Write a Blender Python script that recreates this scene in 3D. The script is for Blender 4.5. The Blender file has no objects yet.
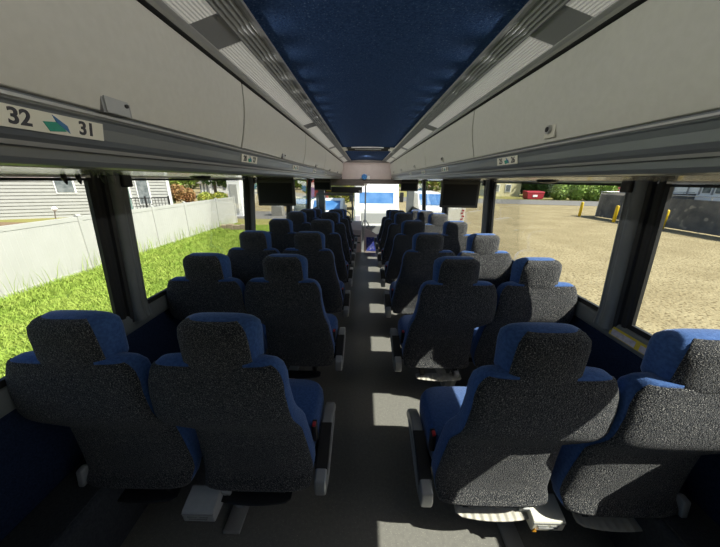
import bpy, bmesh, math, random
from mathutils import Vector, Matrix
random.seed(7)
SC = bpy.context.scene
COL = SC.collection
PI = math.pi

# ------------------------------------------------------------------ materials
def mat(name, col, rough=.6, metal=0., noise=None, bump=None, sheen=0., spec=.5, emit=None, speck=None, coat=0., wave=None):
    m = bpy.data.materials.new(name); m.use_nodes = True
    nt = m.node_tree; N = nt.nodes; L = nt.links
    b = N['Principled BSDF']
    b.inputs['Base Color'].default_value = (*col, 1)
    b.inputs['Roughness'].default_value = rough
    b.inputs['Metallic'].default_value = metal
    b.inputs['Specular IOR Level'].default_value = spec
    if sheen:
        b.inputs['Sheen Weight'].default_value = sheen
        b.inputs['Sheen Roughness'].default_value = .4
        b.inputs['Sheen Tint'].default_value = (*[min(1, c * 1.5 + .35) for c in col], 1)
    if coat: b.inputs['Coat Weight'].default_value = coat
    if emit:
        b.inputs['Emission Color'].default_value = (*emit[0], 1); b.inputs['Emission Strength'].default_value = emit[1]
    tc = N.new('ShaderNodeTexCoord')
    if noise:                                    # (scale, other colour[, stretch])
        n = N.new('ShaderNodeTexNoise'); n.inputs['Scale'].default_value = noise[0]; n.inputs['Detail'].default_value = 4
        src = tc.outputs['Object']
        if len(noise) > 2:
            mp = N.new('ShaderNodeMapping'); mp.inputs['Scale'].default_value = noise[2]; L.new(src, mp.inputs['Vector']); src = mp.outputs[0]
        L.new(src, n.inputs['Vector'])
        r = N.new('ShaderNodeValToRGB'); r.color_ramp.elements[0].position = .35; r.color_ramp.elements[1].position = .65
        r.color_ramp.elements[0].color = (*col, 1); r.color_ramp.elements[1].color = (*noise[1], 1)
        L.new(n.outputs['Fac'], r.inputs['Fac']); out = r.outputs['Color']
        if speck:                                # (scale, colour, position)
            n2 = N.new('ShaderNodeTexNoise'); n2.inputs['Scale'].default_value = speck[0]; n2.inputs['Detail'].default_value = 1
            L.new(tc.outputs['Object'], n2.inputs['Vector'])
            r2 = N.new('ShaderNodeValToRGB'); r2.color_ramp.elements[0].position = speck[2]; r2.color_ramp.elements[1].position = speck[2] + .08
            L.new(n2.outputs['Fac'], r2.inputs['Fac'])
            mx = N.new('ShaderNodeMixRGB'); mx.inputs['Color2'].default_value = (*speck[1], 1)
            L.new(r2.outputs['Color'], mx.inputs['Fac']); L.new(out, mx.inputs['Color1']); out = mx.outputs[0]
        L.new(out, b.inputs['Base Color'])
    if wave:                                     # (scale, axis, strength) ribbing as bump
        w = N.new('ShaderNodeTexWave'); w.bands_direction = wave[1]; w.inputs['Scale'].default_value = wave[0]
        L.new(tc.outputs['Object'], w.inputs['Vector'])
        bm_ = N.new('ShaderNodeBump'); bm_.inputs['Strength'].default_value = wave[2]; bm_.inputs['Distance'].default_value = .004
        L.new(w.outputs['Fac'], bm_.inputs['Height']); L.new(bm_.outputs[0], b.inputs['Normal'])
    if bump:
        n3 = N.new('ShaderNodeTexNoise'); n3.inputs['Scale'].default_value = bump[0]; n3.inputs['Detail'].default_value = 3
        L.new(tc.outputs['Object'], n3.inputs['Vector'])
        bp = N.new('ShaderNodeBump'); bp.inputs['Strength'].default_value = bump[1]; bp.inputs['Distance'].default_value = bump[2] if len(bump) > 2 else .004
        L.new(n3.outputs['Fac'], bp.inputs['Height']); L.new(bp.outputs[0], b.inputs['Normal'])
    return m

def glass_mat(name, tint=(.95, .97, .96), refl=.05):
    m = bpy.data.materials.new(name); m.use_nodes = True
    nt = m.node_tree; N = nt.nodes; L = nt.links; N.clear()
    o = N.new('ShaderNodeOutputMaterial'); t = N.new('ShaderNodeBsdfTransparent'); g = N.new('ShaderNodeBsdfGlossy')
    t.inputs[0].default_value = (*tint, 1); g.inputs['Roughness'].default_value = .02
    f = N.new('ShaderNodeLayerWeight'); f.inputs['Blend'].default_value = .12
    mr = N.new('ShaderNodeMath'); mr.operation = 'MULTIPLY'; mr.inputs[1].default_value = .35
    L.new(f.outputs['Fresnel'], mr.inputs[0])
    mx = N.new('ShaderNodeMixShader'); L.new(mr.outputs[0], mx.inputs[0]); L.new(t.outputs[0], mx.inputs[1]); L.new(g.outputs[0], mx.inputs[2])
    L.new(mx.outputs[0], o.inputs['Surface'])
    return m

M = {}
M['char'] = mat('charcoal_boucle', (.015, .0175, .024), .95, noise=(170, (.042, .044, .050)), speck=(380, (.34, .33, .31), .59), bump=(190, 1., .014), sheen=.5, spec=.1)
M['blue'] = mat('blue_velour', (.036, .085, .235), .9, noise=(90, (.058, .125, .32)), bump=(260, .5, .004), sheen=.8, spec=.15)
M['ceil'] = mat('blue_ceiling_carpet', (.018, .048, .135), .95, noise=(120, (.034, .078, .19)), speck=(170, (.12, .19, .32), .65), bump=(160, .8, .006), spec=.1)
M['wallc'] = mat('blue_wall_carpet', (.009, .016, .040), .95, noise=(160, (.018, .030, .065)), bump=(190, .6, .004), spec=.1)
M['door'] = mat('bin_door_laminate', (.60, .59, .545), .42, noise=(55, (.57, .56, .515)), bump=(700, .12, .001))
M['rack'] = mat('rack_grey_metal', (.19, .21, .23), .32, .35, noise=(3, (.165, .18, .20), (.3, 1, 1)), bump=(300, .08, .001))
M['under'] = mat('rack_glossy_panel', (.34, .33, .30), .16, .3, bump=(3, .05, .01))
M['silver'] = mat('satin_aluminium', (.50, .50, .49), .38, .6, bump=(200, .06, .001))
M['armgrey'] = mat('armrest_grey_metal', (.34, .35, .36), .36, .5, bump=(200, .06, .001))
M['lightgrey'] = mat('light_grey_plastic', (.42, .43, .43), .45, noise=(30, (.38, .39, .40)))
M['midgrey'] = mat('mid_grey_panel', (.27, .275, .28), .5, bump=(400, .1, .001))
M['channel'] = mat('matt_grey_channel', (.34, .345, .345), .9, noise=(30, (.32, .325, .325)), spec=.15)
M['diff'] = mat('ribbed_diffuser', (.66, .65, .60), .35, wave=(32, 'X', .8), emit=((1, .97, .90), .15))
M['black'] = mat('black_plastic', (.012, .012, .013), .45, bump=(200, .1, .001))
M['rubber'] = mat('black_rubber', (.010, .011, .012), .6, noise=(20, (.014, .015, .016)))
M['pillar'] = mat('grey_pillar_trim', (0.162, 0.176, 0.180), .40, noise=(8, (0.142, 0.155, 0.162)), bump=(250, .12, .001))
M['floor'] = mat('speckled_bus_floor', (0.152, 0.149, 0.138), .40, noise=(60, (0.180, 0.176, 0.160)), speck=(210, (0.360, 0.344, 0.304), .66), bump=(200, .15, .002))
M['ledge'] = mat('dark_ledge_carpet', (.022, .025, .032), .9, noise=(120, (.04, .044, .05)), bump=(150, .5, .004))
M['plate'] = mat('cream_sign_plate', (.78, .76, .66), .5, noise=(25, (.72, .70, .60)))
M['ink'] = mat('dark_print', (.045, .045, .055), .7, noise=(50, (.06, .06, .07)))
M['igreen'] = mat('print_green', (.03, .28, .20), .6, noise=(50, (.04, .32, .24)))
M['iblue'] = mat('print_blue', (.05, .16, .36), .6, noise=(50, (.06, .2, .4)))
M['cream'] = mat('cream_plastic', (.66, .64, .56), .5, noise=(40, (.62, .60, .52)))
M['orange'] = mat('orange_sticker', (.75, .33, .02), .6, noise=(50, (.8, .38, .03)))
M['yellow'] = mat('yellow_print', (.62, .48, .04), .6, noise=(50, (.55, .43, .05)))
M['lilac'] = mat('pale_print', (.55, .53, .60), .6, noise=(60, (.40, .38, .46)))
M['red'] = mat('red_plastic', (.55, .02, .03), .4, noise=(50, (.5, .03, .03)))
M['screen'] = mat('dark_screen', (0.004, 0.005, 0.008), .4, noise=(4, (0.005, 0.007, 0.010)), spec=.2)
M['ribsunlit'] = mat('ribbed_sunlit_plastic', (.46, .44, .38), .5, noise=(40, (.42, .40, .35)), wave=(9, 'X', 1.))  # pale tone stands for sunlight on the right-hand footrests
M['tvframe'] = mat('screen_frame', (0.050, 0.050, 0.045), .5, bump=(300, .1, .001))
M['pink'] = mat('front_panel_laminate', (0.744, 0.636, 0.600), .42, noise=(10, (0.696, 0.588, 0.552)))
M['brown'] = mat('front_beam_trim', (.16, .135, .12), .5, noise=(12, (.13, .11, .1)))
M['bluesign'] = mat('bright_blue_plastic', (.03, .20, .62), .35, noise=(40, (.12, .38, .8)))
M['starblue'] = mat('patterned_blue_fabric', (.03, .05, .32), .9, noise=(50, (.05, .07, .42)), speck=(45, (.5, .5, .7), .60))
M['glass'] = glass_mat('window_glass')
# outside
M['gravel'] = mat('tan_gravel', (.325, .275, .165), .95, noise=(.6, (.26, .215, .125)), speck=(13, (.16, .125, .07), .56), bump=(12, 1., .05), spec=.05)
M['soil'] = mat('brown_soil', (0.216, 0.144, 0.084), .95, noise=(6, (0.168, 0.108, 0.060)), bump=(12, .8, .03))
M['turf'] = mat('turf_soil', (0.115, 0.173, 0.022), .95, noise=(3, (0.086, 0.144, 0.018)), bump=(20, .8, .03))
M['grass'] = mat('bright_grass_blades', (.21, .31, .045), .7, noise=(2.5, (.29, .37, .07)), spec=.2)
M['road'] = mat('grey_asphalt', (0.132, 0.126, 0.120), .95, noise=(2, (0.162, 0.156, 0.144)), bump=(30, .5, .01))
M['verge'] = mat('dry_yellow_verge', (0.204, 0.198, 0.048), .95, noise=(1.5, (0.264, 0.228, 0.072)), bump=(10, .9, .05))
M['vinyl'] = mat('white_vinyl', (0.436, 0.436, 0.409), .4, noise=(2, (0.414, 0.414, 0.387)))
M['siding'] = mat('pale_grey_siding', (0.348, 0.348, 0.330), .6, noise=(3, (0.324, 0.324, 0.306)))
M['white'] = mat('white_paint', (.85, .85, .84), .4, noise=(2, (.8, .8, .79)))
M['roof'] = mat('grey_shingle', (0.132, 0.120, 0.102), .9, noise=(6, (0.168, 0.150, 0.126)))
M['yhouse'] = mat('pale_yellow_siding', (0.691, 0.634, 0.403), .7, noise=(3, (0.653, 0.595, 0.365)))
M['wglass'] = mat('dark_window_glass', (.10, .12, .13), .12, noise=(3, (.22, .24, .25)))
M['teal'] = mat('pale_teal_paint', (0.144, 0.216, 0.198), .5, noise=(5, (0.132, 0.198, 0.180)))
M['leafd'] = mat('dark_leaves', (0.050, 0.104, 0.028), .7, noise=(1.5, (0.084, 0.154, 0.042)))
M['leafl'] = mat('light_leaves', (0.177, 0.299, 0.044), .7, noise=(1.5, (0.287, 0.376, 0.066)))
M['leafo'] = mat('autumn_leaves', (0.288, 0.135, 0.054), .7, noise=(1.5, (0.216, 0.144, 0.045)))
M['leafy'] = mat('yellow_flowers', (0.440, 0.410, 0.050), .7, noise=(2, (0.195, 0.273, 0.050)))
M['bark'] = mat('grey_bark', (.12, .10, .08), .9, noise=(8, (.18, .15, .12)))
M['bollard'] = mat('yellow_bollard_paint', (0.670, 0.460, 0.008), .5, noise=(4, (0.620, 0.419, 0.008)))
M['mesh'] = mat('black_privacy_mesh', (0.081, 0.081, 0.081), .85, noise=(1.2, (0.169, 0.159, 0.146)), speck=(2.2, (0.273, 0.250, 0.215), .62))
M['galv'] = mat('galvanised_rail', (.45, .46, .46), .45, .5, noise=(5, (.4, .41, .41)))
M['redp'] = mat('red_dumpster_paint', (0.325, 0.010, 0.019), .5, noise=(2, (0.273, 0.010, 0.019)))
M['concrete'] = mat('grey_concrete', (0.228, 0.222, 0.198), .9, noise=(5, (0.192, 0.186, 0.168)))
M['tan'] = mat('tan_stone', (0.312, 0.252, 0.168), .9, noise=(5, (0.270, 0.216, 0.144)))
M['winds'] = mat('truck_windshield', (.05, .16, .40), .08, noise=(1.5, (.12, .26, .52)))
M['carpaint'] = mat('dark_car_paint', (.03, .05, .06), .25, noise=(3, (.04, .06, .07)), coat=.5)
M['brick'] = mat('red_painted_wall', (0.252, 0.036, 0.024), .7, noise=(4, (0.216, 0.030, 0.024)))

# ------------------------------------------------------------------ mesh building
class MB:
    def __init__(s): s.v = []; s.f = []
    def add(s, vs, fs):
        k = len(s.v); s.v += [tuple(v) for v in vs]; s.f += [tuple(i + k for i in f) for f in fs]; return s
    def box(s, x0, x1, y0, y1, z0, z1):
        vs = [(x, y, z) for z in (z0, z1) for y in (y0, y1) for x in (x0, x1)]
        return s.add(vs, [(0, 2, 3, 1), (4, 5, 7, 6), (0, 1, 5, 4), (2, 6, 7, 3), (0, 4, 6, 2), (1, 3, 7, 5)])
    def obox(s, c, ax, half):                      # oriented box: centre, three axes, half sizes
        c = Vector(c); a = [Vector(v).normalized() * h for v, h in zip(ax, half)]
        vs = [c + a[0] * i + a[1] * j + a[2] * k for k in (-1, 1) for j in (-1, 1) for i in (-1, 1)]
        return s.add(vs, [(0, 2, 3, 1), (4, 5, 7, 6), (0, 1, 5, 4), (2, 6, 7, 3), (0, 4, 6, 2), (1, 3, 7, 5)])
    def prism(s, poly, axis, a, b, shear=None):    # polygon in the other two axes, extruded along axis
        n = len(poly); vs = []
        for t in (a, b):
            for p, q in poly:
                vs.append({'x': (t, p, q), 'y': (p, t, q), 'z': (p, q, t)}[axis])
        fs = [tuple(range(n)), tuple(range(2 * n - 1, n - 1, -1))] + [(i, (i + 1) % n, n + (i + 1) % n, n + i) for i in range(n)]
        return s.add(vs, fs)
    def rings(s, rs, cap=True, closed=True):
        n = len(rs[0]); vs = [v for r in rs for v in r]; fs = []
        for i in range(len(rs) - 1):
            for j in range(n if closed else n - 1):
                k = (j + 1) % n
                fs.append((i * n + j, i * n + k, (i + 1) * n + k, (i + 1) * n + j))
        if cap: fs += [tuple(range(n)), tuple((len(rs) - 1) * n + i for i in range(n))]
        return s.add(vs, fs)
    def tube(s, pts, r, n=8):
        pts = [Vector(p) for p in pts]; rs = []
        for i, p in enumerate(pts):
            d = (pts[min(i + 1, len(pts) - 1)] - pts[max(i - 1, 0)]).normalized()
            up = Vector((0, 0, 1)) if abs(d.z) < .9 else Vector((0, 1, 0))
            a = d.cross(up).normalized(); b = d.cross(a)
            rr = r[i] if isinstance(r, (list, tuple)) else r
            rs.append([p + (a * math.cos(t) + b * math.sin(t)) * rr for t in (2 * PI * k / n for k in range(n))])
        return s.rings(rs)
    def build(s, name, m, parent=None, smooth=False, bevel=0, seg=2, solid=0):
        me = bpy.data.meshes.new(name); me.from_pydata(s.v, [], s.f)
        bm = bmesh.new(); bm.from_mesh(me); bmesh.ops.recalc_face_normals(bm, faces=bm.faces); bm.to_mesh(me); bm.free()
        me.materials.append(m)
        if smooth:
            me.polygons.foreach_set('use_smooth', [True] * len(me.polygons))
        o = bpy.data.objects.new(name, me); COL.objects.link(o)
        if parent: o.parent = parent
        if bevel:
            bv = o.modifiers.new('bevel', 'BEVEL'); bv.width = bevel; bv.segments = seg; bv.limit_method = 'ANGLE'; bv.angle_limit = math.radians(35)
            me.polygons.foreach_set('use_smooth', [True] * len(me.polygons))
            wn = o.modifiers.new('wn', 'WEIGHTED_NORMAL'); wn.keep_sharp = False
        return o

def tag(o, label=None, cat=None, group=None, kind=None):
    if label: o['label'] = label
    if cat: o['category'] = cat
    if group: o['group'] = group
    if kind: o['kind'] = kind
    return o
def empty(name, loc, label, cat, group=None, rz=0):
    o = bpy.data.objects.new(name, None); COL.objects.link(o); o.location = loc; o.rotation_euler = (0, 0, rz); o.empty_display_size = .1
    return tag(o, label, cat, group)
def struct(o, label=None, cat=None):
    return tag(o, label, cat, kind='structure')
def copy_tree(o, parent=None):
    c = o.copy(); COL.objects.link(c)
    if parent: c.parent = parent; c.matrix_parent_inverse = o.matrix_parent_inverse
    for ch in list(o.children): copy_tree(ch, c)
    return c
def text(name, body, size, m, loc, rot, parent=None, depth=.0008):
    cu = bpy.data.curves.new(name, 'FONT'); cu.body = body; cu.size = size; cu.extrude = depth; cu.align_x = 'CENTER'; cu.align_y = 'CENTER'; cu.offset = size * .026
    t = bpy.data.objects.new(name + '_c', cu); COL.objects.link(t)
    bpy.context.view_layer.update()
    me = bpy.data.meshes.new_from_object(t.evaluated_get(bpy.context.evaluated_depsgraph_get()))
    bpy.data.objects.remove(t); me.materials.clear(); me.materials.append(m)
    o = bpy.data.objects.new(name, me); COL.objects.link(o); o.location = loc; o.rotation_euler = rot
    if parent: o.parent = parent
    return o
def sup(t, n):
    c, s_ = math.cos(t), math.sin(t)
    return math.copysign(abs(c) ** (2 / n), c), math.copysign(abs(s_) ** (2 / n), s_)

# ================================================================== THE COACH: room shell
GROUND = -1.45
YB, YF = -1.9, 6.9
HW_SILL, HW_TOP, Z_SILL, Z_WT = 1.330, 1.275, .860, 1.577
struct(MB().box(-1.347, 1.347, YB, 6.08, -.06, 0).build('floor', M['floor']), 'dark speckled grey coach floor with sunlit patches', 'floor')
struct(MB().box(-1.347, 1.347, 6.08, 8.1, -.46, -.40).build('floor', M['floor']), 'lower front floor by the windshield', 'floor')
struct(MB().box(-1.347, 1.347, 6.08, 6.10, -.46, -.06).build('trim_5', M['pink']))
def arch(n=8, hw=.40, z=2.018, rise=.012, up=.03):
    lo = [(-hw + 2 * hw * i / n, z + rise * math.sin(PI * i / n)) for i in range(n + 1)]
    return lo + [(x, zz + up) for x, zz in reversed(lo)]
struct(MB().prism(arch(), 'y', YB, 4.22).build('ceiling', M['ceil']), 'dark blue carpeted ceiling panel', 'ceiling')
struct(MB().prism(arch(), 'y', 4.58, 7.05).build('ceiling', M['ceil']), 'blue carpeted ceiling panel beyond the roof hatch', 'ceiling')
struct(MB().box(-1.39, 1.39, YB - .05, 8.15, 2.12, 2.18).build('roof', M['white']))
for sx, nm in ((-1, 'left'), (1, 'right')):
    X = lambda a, b: (min(sx * a, sx * b), max(sx * a, sx * b))
    w = MB().box(*X(1.347, 1.38), YB, 8.1, GROUND + .35, Z_SILL - .02)
    struct(w.build('wall_' + nm, M['wallc']), 'dark blue carpeted lower side wall on the ' + nm, 'wall')
    struct(MB().box(*X(1.27, 1.34), YB, 8.1, Z_WT + .001, 2.12).build('wall_' + nm, M['white']))
    # sill rail along the window bottoms
    prof = [(1.347, .755), (1.338, .755), (1.323, .770), (1.315, .80), (1.311, .84), (1.318, .862), (1.347, .872)]
    s_ = MB().prism([(sx * a, b) for a, b in prof], 'y', YB, 8.1)
    struct(s_.build('trim_%d' % (1 if sx < 0 else 2), M['pillar'], bevel=.006))
    # ledge at the foot of the wall, seats are bolted to its rail
    struct(MB().prism([(sx * 1.347, 0), (sx * 1.12, 0), (sx * 1.12, .31), (sx * 1.14, .325), (sx * 1.347, .325)], 'y', YB, 6.08).build('baseboard_' + nm, M['ledge'], bevel=.008))
    struct(MB().box(*X(1.145, 1.185), YB, 6.05, .325, .332).build('trim_%d' % (3 if sx < 0 else 4), M['ledge']))
struct(MB().box(-1.347, 1.347, YB - .04, YB, -.06, 2.12).build('wall_back', M['wallc']))
def hwz(z): return HW_SILL + (HW_TOP - HW_SILL) * (z - Z_SILL) / (Z_WT - Z_SILL)

# windows and pillars on both sides
PIL = [-1.92, -.27, 1.365, 3.02, 4.66, 6.34]
wn = 0
def side_window(sx, y0, y1, idx, label):
    root = empty('window_%d' % idx, (sx * 1.23, (y0 + y1) / 2, .9), label, 'window'); root['kind'] = 'structure'
    L = lambda x, y, z: (x - root.location.x, y - root.location.y, z - root.location.z)
    f = MB()
    zb, zt = .865, Z_WT
    def bar(y0, y1, z0, z1, din, dout):
        vs = []
        for z in (z0, z1):
            h = hwz(z)
            for y in (y0, y1):
                for d in (-din, dout): vs.append(L(sx * (h + d), y, z))
        f.add(vs, [(0, 1, 3, 2), (4, 6, 7, 5), (0, 2, 6, 4), (1, 5, 7, 3), (0, 4, 5, 1), (2, 3, 7, 6)])
    bar(y0, y1, zb, zb + .028, .006, .012); bar(y0, y1, zt - .012, zt, .006, .012)
    bar(y0, y0 + .014, zb, zt, .006, .012); bar(y1 - .03, y1, zb, zt, .006, .012)
    f.build('window_frame', M['rubber'], root)
    p = MB(); vs = []
    for z in (zb + .01, zt - .005):
        h = hwz(z)
        for y in (y0 + .01, y1 - .01):
            for d in (.002, .006): vs.append(L(sx * (h + d), y, z))
    p.add(vs, [(0, 1, 3, 2), (4, 6, 7, 5), (0, 2, 6, 4), (1, 5, 7, 3), (0, 4, 5, 1), (2, 3, 7, 6)])
    p.build('pane', M['glass'], root)
ordn = ['nearest', 'second', 'third', 'fourth', 'fifth', 'sixth', 'seventh']
for sx, nm in ((-1, 'left'), (1, 'right')):
    for i, yc in enumerate(PIL):
        hwid = .10 if i < 5 else .09
        # grey front cover with a raised rounded ridge, black channel behind it
        h2 = hwid - .048
        cover = [(.02, -.040), (-.030, -.040), (-.042, -.034), (-.050, -.022), (-.052, -.008), (-.047, .004), (-.040, .012), (-.042, .03), (-.048, h2 - .02), (-.042, h2 - .006), (-.02, h2), (.02, h2)]
        chan = [(.02, -hwid), (-.006, -hwid), (-.012, -hwid + .008), (-.012, -hwid + .026), (-.004, -hwid + .030), (-.004, -hwid + .040), (-.018, -hwid + .045), (-.022, -.048), (-.026, -.0405), (.02, -.0405)]
        k = 20 + i + (0 if sx < 0 else 10)
        def sweep(sec, flare):
            r_ = []
            for z in (.82, .91, 1.2, 1.577, 1.60):
                h = hwz(z); fl = .012 if z < .86 and flare else 0
                r_.append([(sx * (h + a - (fl if a < 0 else 0)), yc + b * (1 + fl * 6), z) for a, b in sec])
            return MB().rings(r_)
        pc = struct(sweep(cover, True).build('trim_%d' % k, M['pillar'], bevel=.004), 'dark grey window pillar, %s side, bay %d' % (nm, i + 1), 'pillar')
        sweep(chan, False).build('black_channel', M['rubber'], pc, bevel=.002)
        MB().box(*sorted((sx * (hwz(1.56) - .066), sx * (hwz(1.56) - .02))), yc + .0, yc + h2 + .004, 1.535, 1.60).build('top_cap', M['black'], pc, bevel=.008)
    ys = [YB] + PIL + [7.95]
    for i in range(len(ys) - 1):
        wn += 1
        side_window(sx, ys[i] + (.050 if i else 0), ys[i + 1] - .09 if i < len(ys) - 2 else ys[i + 1], wn, '%s side coach window, bay %d from the rear' % (nm, i + 1))

# ------------------------------------------------------------------ overhead racks
SEAMS = [-1.26, .02, 1.30, 2.57, 3.84, 5.11, 6.38, 6.88]
RY1 = 6.90
def rack(sx):
    side = 'left' if sx < 0 else 'right'
    root = empty('luggage_rack', (sx * .9, 0, 1.6), 'long cream overhead luggage rack along the %s windows' % side, 'luggage rack')
    ox, oz = sx * .9, 1.6
    def P(poly): return [(sx * a - ox, b - oz) for a, b in poly]
    body = [(.600, 1.93), (.600, 1.705), (.588, 1.700), (.590, 1.693), (.596, 1.690), (.601, 1.676), (.605, 1.655), (.610, 1.644),
            (.618, 1.637), (.620, 1.631), (.626, 1.634), (.631, 1.628), (.634, 1.612), (.642, 1.601), (.655, 1.598), (1.269, 1.60), (1.269, 1.97), (.60, 1.985)]
    MB().prism(P(body), 'y', YB, RY1).build('body', M['rack'], root)
    MB().prism(P([(.584, 1.702), (.584, 1.697), (.590, 1.694), (.600, 1.697), (.600, 1.702)]), 'y', YB, RY1).build('edge_strip', M['silver'], root)
    MB().prism(P([(.614, 1.637), (.617, 1.630), (.623, 1.630), (.621, 1.637)]), 'y', YB, RY1).build('lower_bead', M['silver'], root)
    tag(MB().prism(P([(.665, 1.5965), (1.266, 1.586), (1.266, 1.599), (.665, 1.600)]), 'y', YB, RY1).build('underside_panel', M['under'], root), 'glossy underside panel')
    # bin doors: slightly bowed, each with its own latch
    def dx(z):
        t = (z - 1.71) / (1.955 - 1.71); return .590 - .032 * t - .012 * math.sin(PI * t)
    zs = [1.71 + (1.955 - 1.71) * i / 8 for i in range(9)]
    SM = SEAMS if sx < 0 else [-1.88, -.84, .44, 1.72, 3.0, 4.28, 5.56, 6.88]
    for i in range(len(SM) - 1):
        a, b = SM[i] + .006, SM[i + 1] - .006
        prof = [(dx(z), z) for z in zs] + [(dx(z) + .016, z) for z in reversed(zs)]
        d = MB().prism(P(prof), 'y', a, b).build('door', M['door'], root, bevel=.003)
        if b - a > .9:
            ly = {1: .66}.get(i, (a + b) / 2) if sx < 0 else {2: 1.03}.get(i, (a + b) / 2)
            if sx < 0:
                l = MB()
                zc = 1.722
                l.box(sx * dx(zc) - ox - .004, sx * dx(zc) - ox + .004, ly - .036, ly + .036, 1.708 - oz, 1.743 - oz)
                la = l.build('latch', M['midgrey'], d)
                MB().box(sx * dx(zc) - ox + .002, sx * dx(zc) - ox + .0075, ly - .031, ly + .028, 1.709 - oz, 1.739 - oz).build('recess', M['lightgrey'], d)
                MB().tube([(sx * dx(zc) - ox + .006, ly + .02, 1.730 - oz), (sx * dx(zc) - ox + .0115, ly + .02, 1.730 - oz)], .004).build('lock_button', M['black'], d)
            else:
                zc = 1.748
                MB().box(sx * dx(zc) - ox - .0035, sx * dx(zc) - ox + .004, ly - .028, ly + .028, 1.722 - oz, 1.778 - oz).build('latch', M['cream'], d, bevel=.002)
                x = sx * dx(zc) - ox - .003
                MB().tube([(x, ly, 1.748 - oz), (x - .009, ly, 1.748 - oz)], .014, 16).build('lock_ring', M['silver'], d)
                MB().tube([(x - .008, ly, 1.748 - oz), (x - .0115, ly, 1.748 - oz)], .008, 12).build('lock_button', M['black'], d)
    # dark gap, frame and light strip above the doors
    MB().prism(P([(.552, 1.962), (.575, 1.955), (.59, 1.957), (.59, 1.985), (.552, 1.985)]), 'y', YB, RY1).build('shadow_gap', M['rubber'], root)
    MB().prism(P([(.528, 1.974), (.536, 1.966), (.550, 1.963), (.556, 1.968), (.556, 1.985), (.528, 1.985)]), 'y', YB, RY1).build('lower_rail', M['silver'], root)
    ch = [(.372, 2.022), (.376, 2.012), (.384, 2.009), (.389, 2.011), (.396, 2.006), (.404, 2.008), (.411, 2.003), (.419, 2.005), (.426, 2.000), (.434, 2.002), (.440, 1.997), (.446, 1.998), (.446, 2.03), (.372, 2.04)]
    MB().prism(P(ch), 'y', YB, RY1).build('upper_channel', M['channel'], root)
    MB().prism(P([(.368, 2.026), (.368, 2.010), (.378, 2.008), (.380, 2.026)]), 'y', YB, RY1).build('edge_bead', M['silver'], root)
    MB().prism(P([(.444, 2.004), (.530, 1.978), (.530, 1.99), (.444, 2.02)]), 'y', YB, RY1).build('strip_backing', M['midgrey'], root)
    ends = [-1.9, -.7, .98, 2.42, 3.98, 5.54, 6.9] if sx < 0 else [-1.9, -.62, .94, 2.48, 4.02, 5.56, 6.9]
    for i in range(len(ends) - 1):
        a, b = ends[i] + .08, ends[i + 1] - .08
        MB().prism(P([(.447, 2.0000), (.527, 1.9755), (.527, 1.981), (.447, 2.006)]), 'y', a, b).build('light_diffuser', M['diff'], root)
    # sealing end cap at the front of the rack
    MB().prism(P([(.545, 1.99), (.575, 1.70), (.61, 1.63), (.64, 1.598), (1.265, 1.59), (1.265, 1.99)]), 'y', RY1, RY1 + .02).build('end_cap', M['pink'], root)
    # little underside fittings
    for y in (1.62, 3.25, 4.85):
        MB().tube([(sx * .98 - ox, y, 1.598 - oz), (sx * .98 - ox, y, 1.58 - oz), (sx * .98 - ox, y, 1.572 - oz)], [.06, .05, .02], 14).build('air_nozzle', M['black'], root)
    # seat-number plates
    pairs = [(.535, '32', '31'), (1.40, '28', '27'), (2.32, '24', '23'), (3.2, '20', '19'), (4.1, '16', '15')] if sx < 0 else \
            [(1.34, '25', '26'), (2.35, '21', '22'), (3.2, '17', '18'), (4.1, '13', '14')]
    t = Vector((sx * (.605 - .600), 0, 1.655 - 1.682)).normalized()      # down the sloping face
    nrm = Vector((-sx * abs(t.z), 0, -abs(t.x))).normalized()
    cen = Vector((sx * .6015, 0, 1.6700))
    for (y, a, b) in pairs:
        c = Vector((cen.x - ox, y, cen.z - oz)) + nrm * .002
        pl = MB().obox(c, ((0, 1, 0), t, nrm), (.092, .0165, .0012)).build('seat_number_plate', M['plate'], root)
        pl['label'] = 'cream seat number plate reading %s %s' % ((a, b))
        # lettering: reads along the bus, seen from the aisle
        xdir = Vector((0, 1, 0)) if sx < 0 else Vector((0, -1, 0))
        ydir = -t; zdir = nrm
        R = Matrix((xdir, ydir, zdir)).transposed().to_euler()
        for s_, off in ((a, -.055), (b, .056)):
            text('numeral', s_, .033, M['ink'], c + nrm * .0014 + xdir * off, R, pl)
        q = lambda u, v, h=.0018: c + nrm * h + xdir * u + ydir * v
        g = MB(); pts = [(-.022, .001), (.004, .004), (.016, -.010), (-.012, -.0135)]
        g.add([q(u, v, h) for h in (.0012, .0022) for u, v in pts], [(0, 1, 2, 3), (7, 6, 5, 4), (0, 4, 5, 1), (1, 5, 6, 2), (2, 6, 7, 3), (3, 7, 4, 0)])
        g.build('green_mark', M['igreen'], pl)
        g = MB(); pts = [(-.006, .0145), (.018, .000), (.022, -.012), (.0, .003)]
        g.add([q(u, v, h) for h in (.0016, .0026) for u, v in pts], [(0, 1, 2, 3), (7, 6, 5, 4), (0, 4, 5, 1), (1, 5, 6, 2), (2, 6, 7, 3), (3, 7, 4, 0)])
        g.build('blue_mark', M['iblue'], pl)
    return root
for sx in (-1, 1): rack(sx)

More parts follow.
